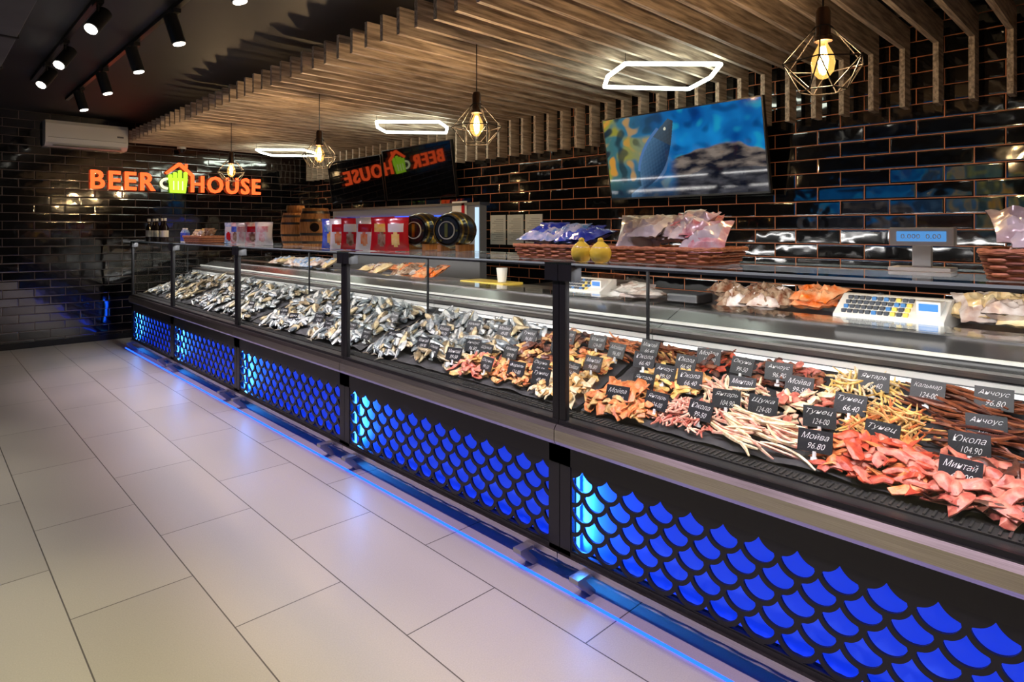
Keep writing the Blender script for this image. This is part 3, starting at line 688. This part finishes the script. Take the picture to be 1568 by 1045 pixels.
def barrel(x,y,z,r,h,M0=None,m=None,hoop=None,name='wooden_barrel',face=None):
    m=m or M_brl; hoop=hoop or M_hoop; pr=[];ms=[]
    N=14
    for i in range(N+1):
        t=i/N; rr=r*(.82+.18*math.sin(math.pi*t)); hp=i in (1,2,4,5,9,10,12,13)
        pr.append((rr*(1.015 if hp else 1),h*t)); ms.append(hoop if i in (1,4,9,12) else m)
    b=MB(); M=M0 or T(x,y,z)
    b.lathe([(r*.72,.012),(r*.78,0)]+pr+[(r*.78,h),(r*.72,h-.012)],[m,hoop]+ms[:-1]+[m,hoop,m],24,M)
    if face: face(b,M,r,h)
    return b.obj(name,smooth=True)
def lab2(b,M,r,h):
    a=4.2
    b.cyl((r*.9*math.cos(a),r*.9*math.sin(a),h/2),(r*1.02*math.cos(a),r*1.02*math.sin(a),h/2),r*.30,M_gold,18,M=M)
    b.cyl((r*1.0*math.cos(a),r*1.0*math.sin(a),h/2),(r*1.03*math.cos(a),r*1.03*math.sin(a),h/2),r*.27,M_bot,18,M=M)
M_gold=mat('keg_gold',(.5,.34,.08),.25,1); M_kb=mat('keg_black',(.012,.012,.013),.2,coat=.5)
barrel(2.3,4.62,ZT,.12,.30,face=lab2)
barrel(2.3,4.97,ZT,.12,.27)
b=MB(); b.lathe([(.07,0),(.075,.03),(.07,.06)],M_brl,16,T(2.3,4.97,ZT+.272)); b.obj('wooden_bowl',smooth=True)
def kface(b,M,r,h):
    b.cyl((0,0,h-.014),(0,0,h-.004),r*.70,M_kb,24,M=M); b.cyl((0,0,h-.004),(0,0,h+.002),r*.48,M_lab,24,M=M); b.cyl((0,0,h+.002),(0,0,h+.004),r*.43,M_kb,24,M=M); b.box(-r*.36,r*.36,-r*.09,r*.09,h+.004,h+.006,M_gold,M)
    for a in range(3):
        t=a*2.094+.5; b.cyl((r*.62*math.cos(t),r*.62*math.sin(t),h-.012),(r*.62*math.cos(t),r*.62*math.sin(t),h+.006),.007,M_gold,10,M=M)
for yy in (3.34,3.00):
    b0=Matrix.Translation((2.42,yy,ZT+.128))@Matrix.Rotation(.4,4,'Z')@Matrix.Rotation(-math.pi/2,4,'Y')@T(0,0,-.1)
    o=barrel(0,0,0,.115,.22,b0,M_kb,M_gold,'beer_keg',kface)
    k=MB(); k.box(-.10,.10,-.075,-.05,0,.04,M_brl,T(2.42,yy,ZT,0,0,.4)); k.box(-.10,.10,.05,.075,0,.04,M_brl,T(2.42,yy,ZT,0,0,.4)); k.obj('stand',o)

# ---------------------------------------------------------------- scale displays and scales
M_lcd=mat('lcd',(.03,.1,.3),.15,emis=(.12,.4,.9),es=.7)
def poledisp(x,y):
    b=MB(); b.box(x-.05,x+.05,y-.085,y+.085,ZT,ZT+.012,M_white); b.box(x-.012,x+.012,y-.026,y+.026,ZT+.01,ZT+.085,M_white)
    b.box(x-.02,x+.02,y-.088,y+.088,ZT+.08,ZT+.138,M_white); b.box(x-.023,x-.019,y-.068,y+.068,ZT+.094,ZT+.126,M_lcd)
    a,f=textgeo('0.000  0.00',.11,.014); b.add([(x-.0235,y+.055-p.x,ZT+.103+p.y) for p in a],f,M_pal)
    b.obj('customer_price_display',bevel=.003)
poledisp(2.33,.515)
M_key=mat('key_dark',(.05,.06,.08),.4); M_keyb=mat('key_blue',(.05,.2,.5),.4); M_keyy=mat('key_yellow',(.8,.6,.1),.4)
def shopscale(x,y,z=1.016,s=1):
    b=MB(); M=T(x,y,z,s=s)
    b.prof([(-.16,0),(-.16,.03),(-.04,.095),(.0,.095),(.0,.055),(.20,.055),(.20,0)],'Y',-.17,.17,M_white,M)
    b.box(.0,.20,-.16,.16,.065,.075,M_steel,M)
    sl=.065/.12
    for i in range(4):
        for j in range(11):
            xx=-.15+i*.026; zz=.03+(xx+.16+.01)*sl
            b.box(xx,xx+.019,.145-j*.0195-.015,.145-j*.0195,zz-.006,zz+.008,random.choice([M_key,M_key,M_key,M_keyb,M_keyy if j>7 else M_key]),M)
    b.box(-.13,-.06,-.155,-.085,.045,.092,M_white,M); b.box(-.132,-.128,-.148,-.092,.06,.085,M_lcd,M)
    b.obj('shop_scale',bevel=.002)
shopscale(2.96,.74,s=1.15); shopscale(2.96,2.35,s=1.0)
packs('cheese_packages',2.95,.30,1.03,.08,.2,14,.17,.2,.07,[PCr,PCr,PG],.09,1.3)
packs('vacuum_meat_packs',2.95,1.36,1.03,.06,.16,11,.15,.16,.07,[PBr,PG,PBr],.07,1.3)
packs('orange_snack_packs',2.98,1.07,1.03,.04,.07,6,.12,.15,.06,[PO],.08,1.2)
packs('plastic_bag_stack',2.95,2.0,1.03,.06,.1,5,.2,.2,.04,[PW,PG],.03,1.45)
packs('snack_packets',2.95,4.4,1.03,.06,.5,14,.16,.18,.05,[PG,PBr,PCr,PO],.05,1.2)
packs('snack_packets',2.95,6.2,1.03,.06,.6,14,.16,.18,.05,[PG,PC,PCr],.05,1.2)
b=MB(); b.box(2.86,3.06,3.05,3.5,1.016,1.035,M_keyy); b.lathe([(.03,0),(.04,.1)],M_cap,14,T(2.95,3.15,1.036)); b.obj('yellow_tray',bevel=.004)
b=MB(); b.box(2.88,3.05,1.62,1.80,1.016,1.065,M_steeld); b.obj('plastic_container',bevel=.01)

# ---------------------------------------------------------------- bar cabinet behind, papers, back worktop
b=MB(); b.box(3.6,3.68,4.13,6.78,0,1.62,M_grey); b.box(3.58,3.70,4.11,6.80,1.62,1.645,M_steeld); b.box(3.68,4.0,4.15,6.7,0,.95,M_dark)
for k in range(5):
    y=4.5+k*.45; b.cyl((3.6,y,1.35),(3.52,y,1.35),.014,M_steel,10); b.cyl((3.52,y,1.36),(3.52,y,1.28),.009,M_steel,8); b.cyl((3.53,y,1.36),(3.53,y,1.46),.012,M_black,10)
b.box(3.59,3.60,4.6,6.7,1.53,1.535,M_blueled)
b.box(3.585,3.60,4.14,4.18,1.15,1.60,emat('lit_side_glow',(.6,.8,1),1.1))  # emission paints the bright lit side of the partition; no lamp there
b.box(3.585,3.597,4.30,4.50,1.53,1.66,M_pal); b.box(3.58,3.585,4.32,4.36,1.54,1.64,PR)
b.obj('beer_tap_wall')
M_ink=mat('ink_grey',(.3,.3,.32),.6)
b=MB()
for y0 in (4.31,4.58,4.85):
    b.box(4.592,4.602,y0,y0+.24,1.24,1.56,M_pal)
    for k in range(12): b.box(4.5915,4.592,y0+.03,y0+.21-.03*(k%3),1.28+k*.021,1.285+k*.021,M_ink)
b.obj('paper_notice')
b=MB(); b.box(4.08,4.58,-1.5,4.0,.0,.86,M_dark); b.box(4.05,4.58,-1.5,4.0,.86,.90,M_steeld)
for k in range(9): b.box(4.07,4.085,-1.45+k*.6,-.9+k*.6,.08,.82,M_grey)
b.obj('back_counter')

# ---------------------------------------------------------------- world / view
w=bpy.data.worlds.new('w'); scene.world=w; w.use_nodes=True; w.node_tree.nodes['Background'].inputs[0].default_value=(.5,.55,.7,1); w.node_tree.nodes['Background'].inputs[1].default_value=.05
scene.view_settings.view_transform='Standard'
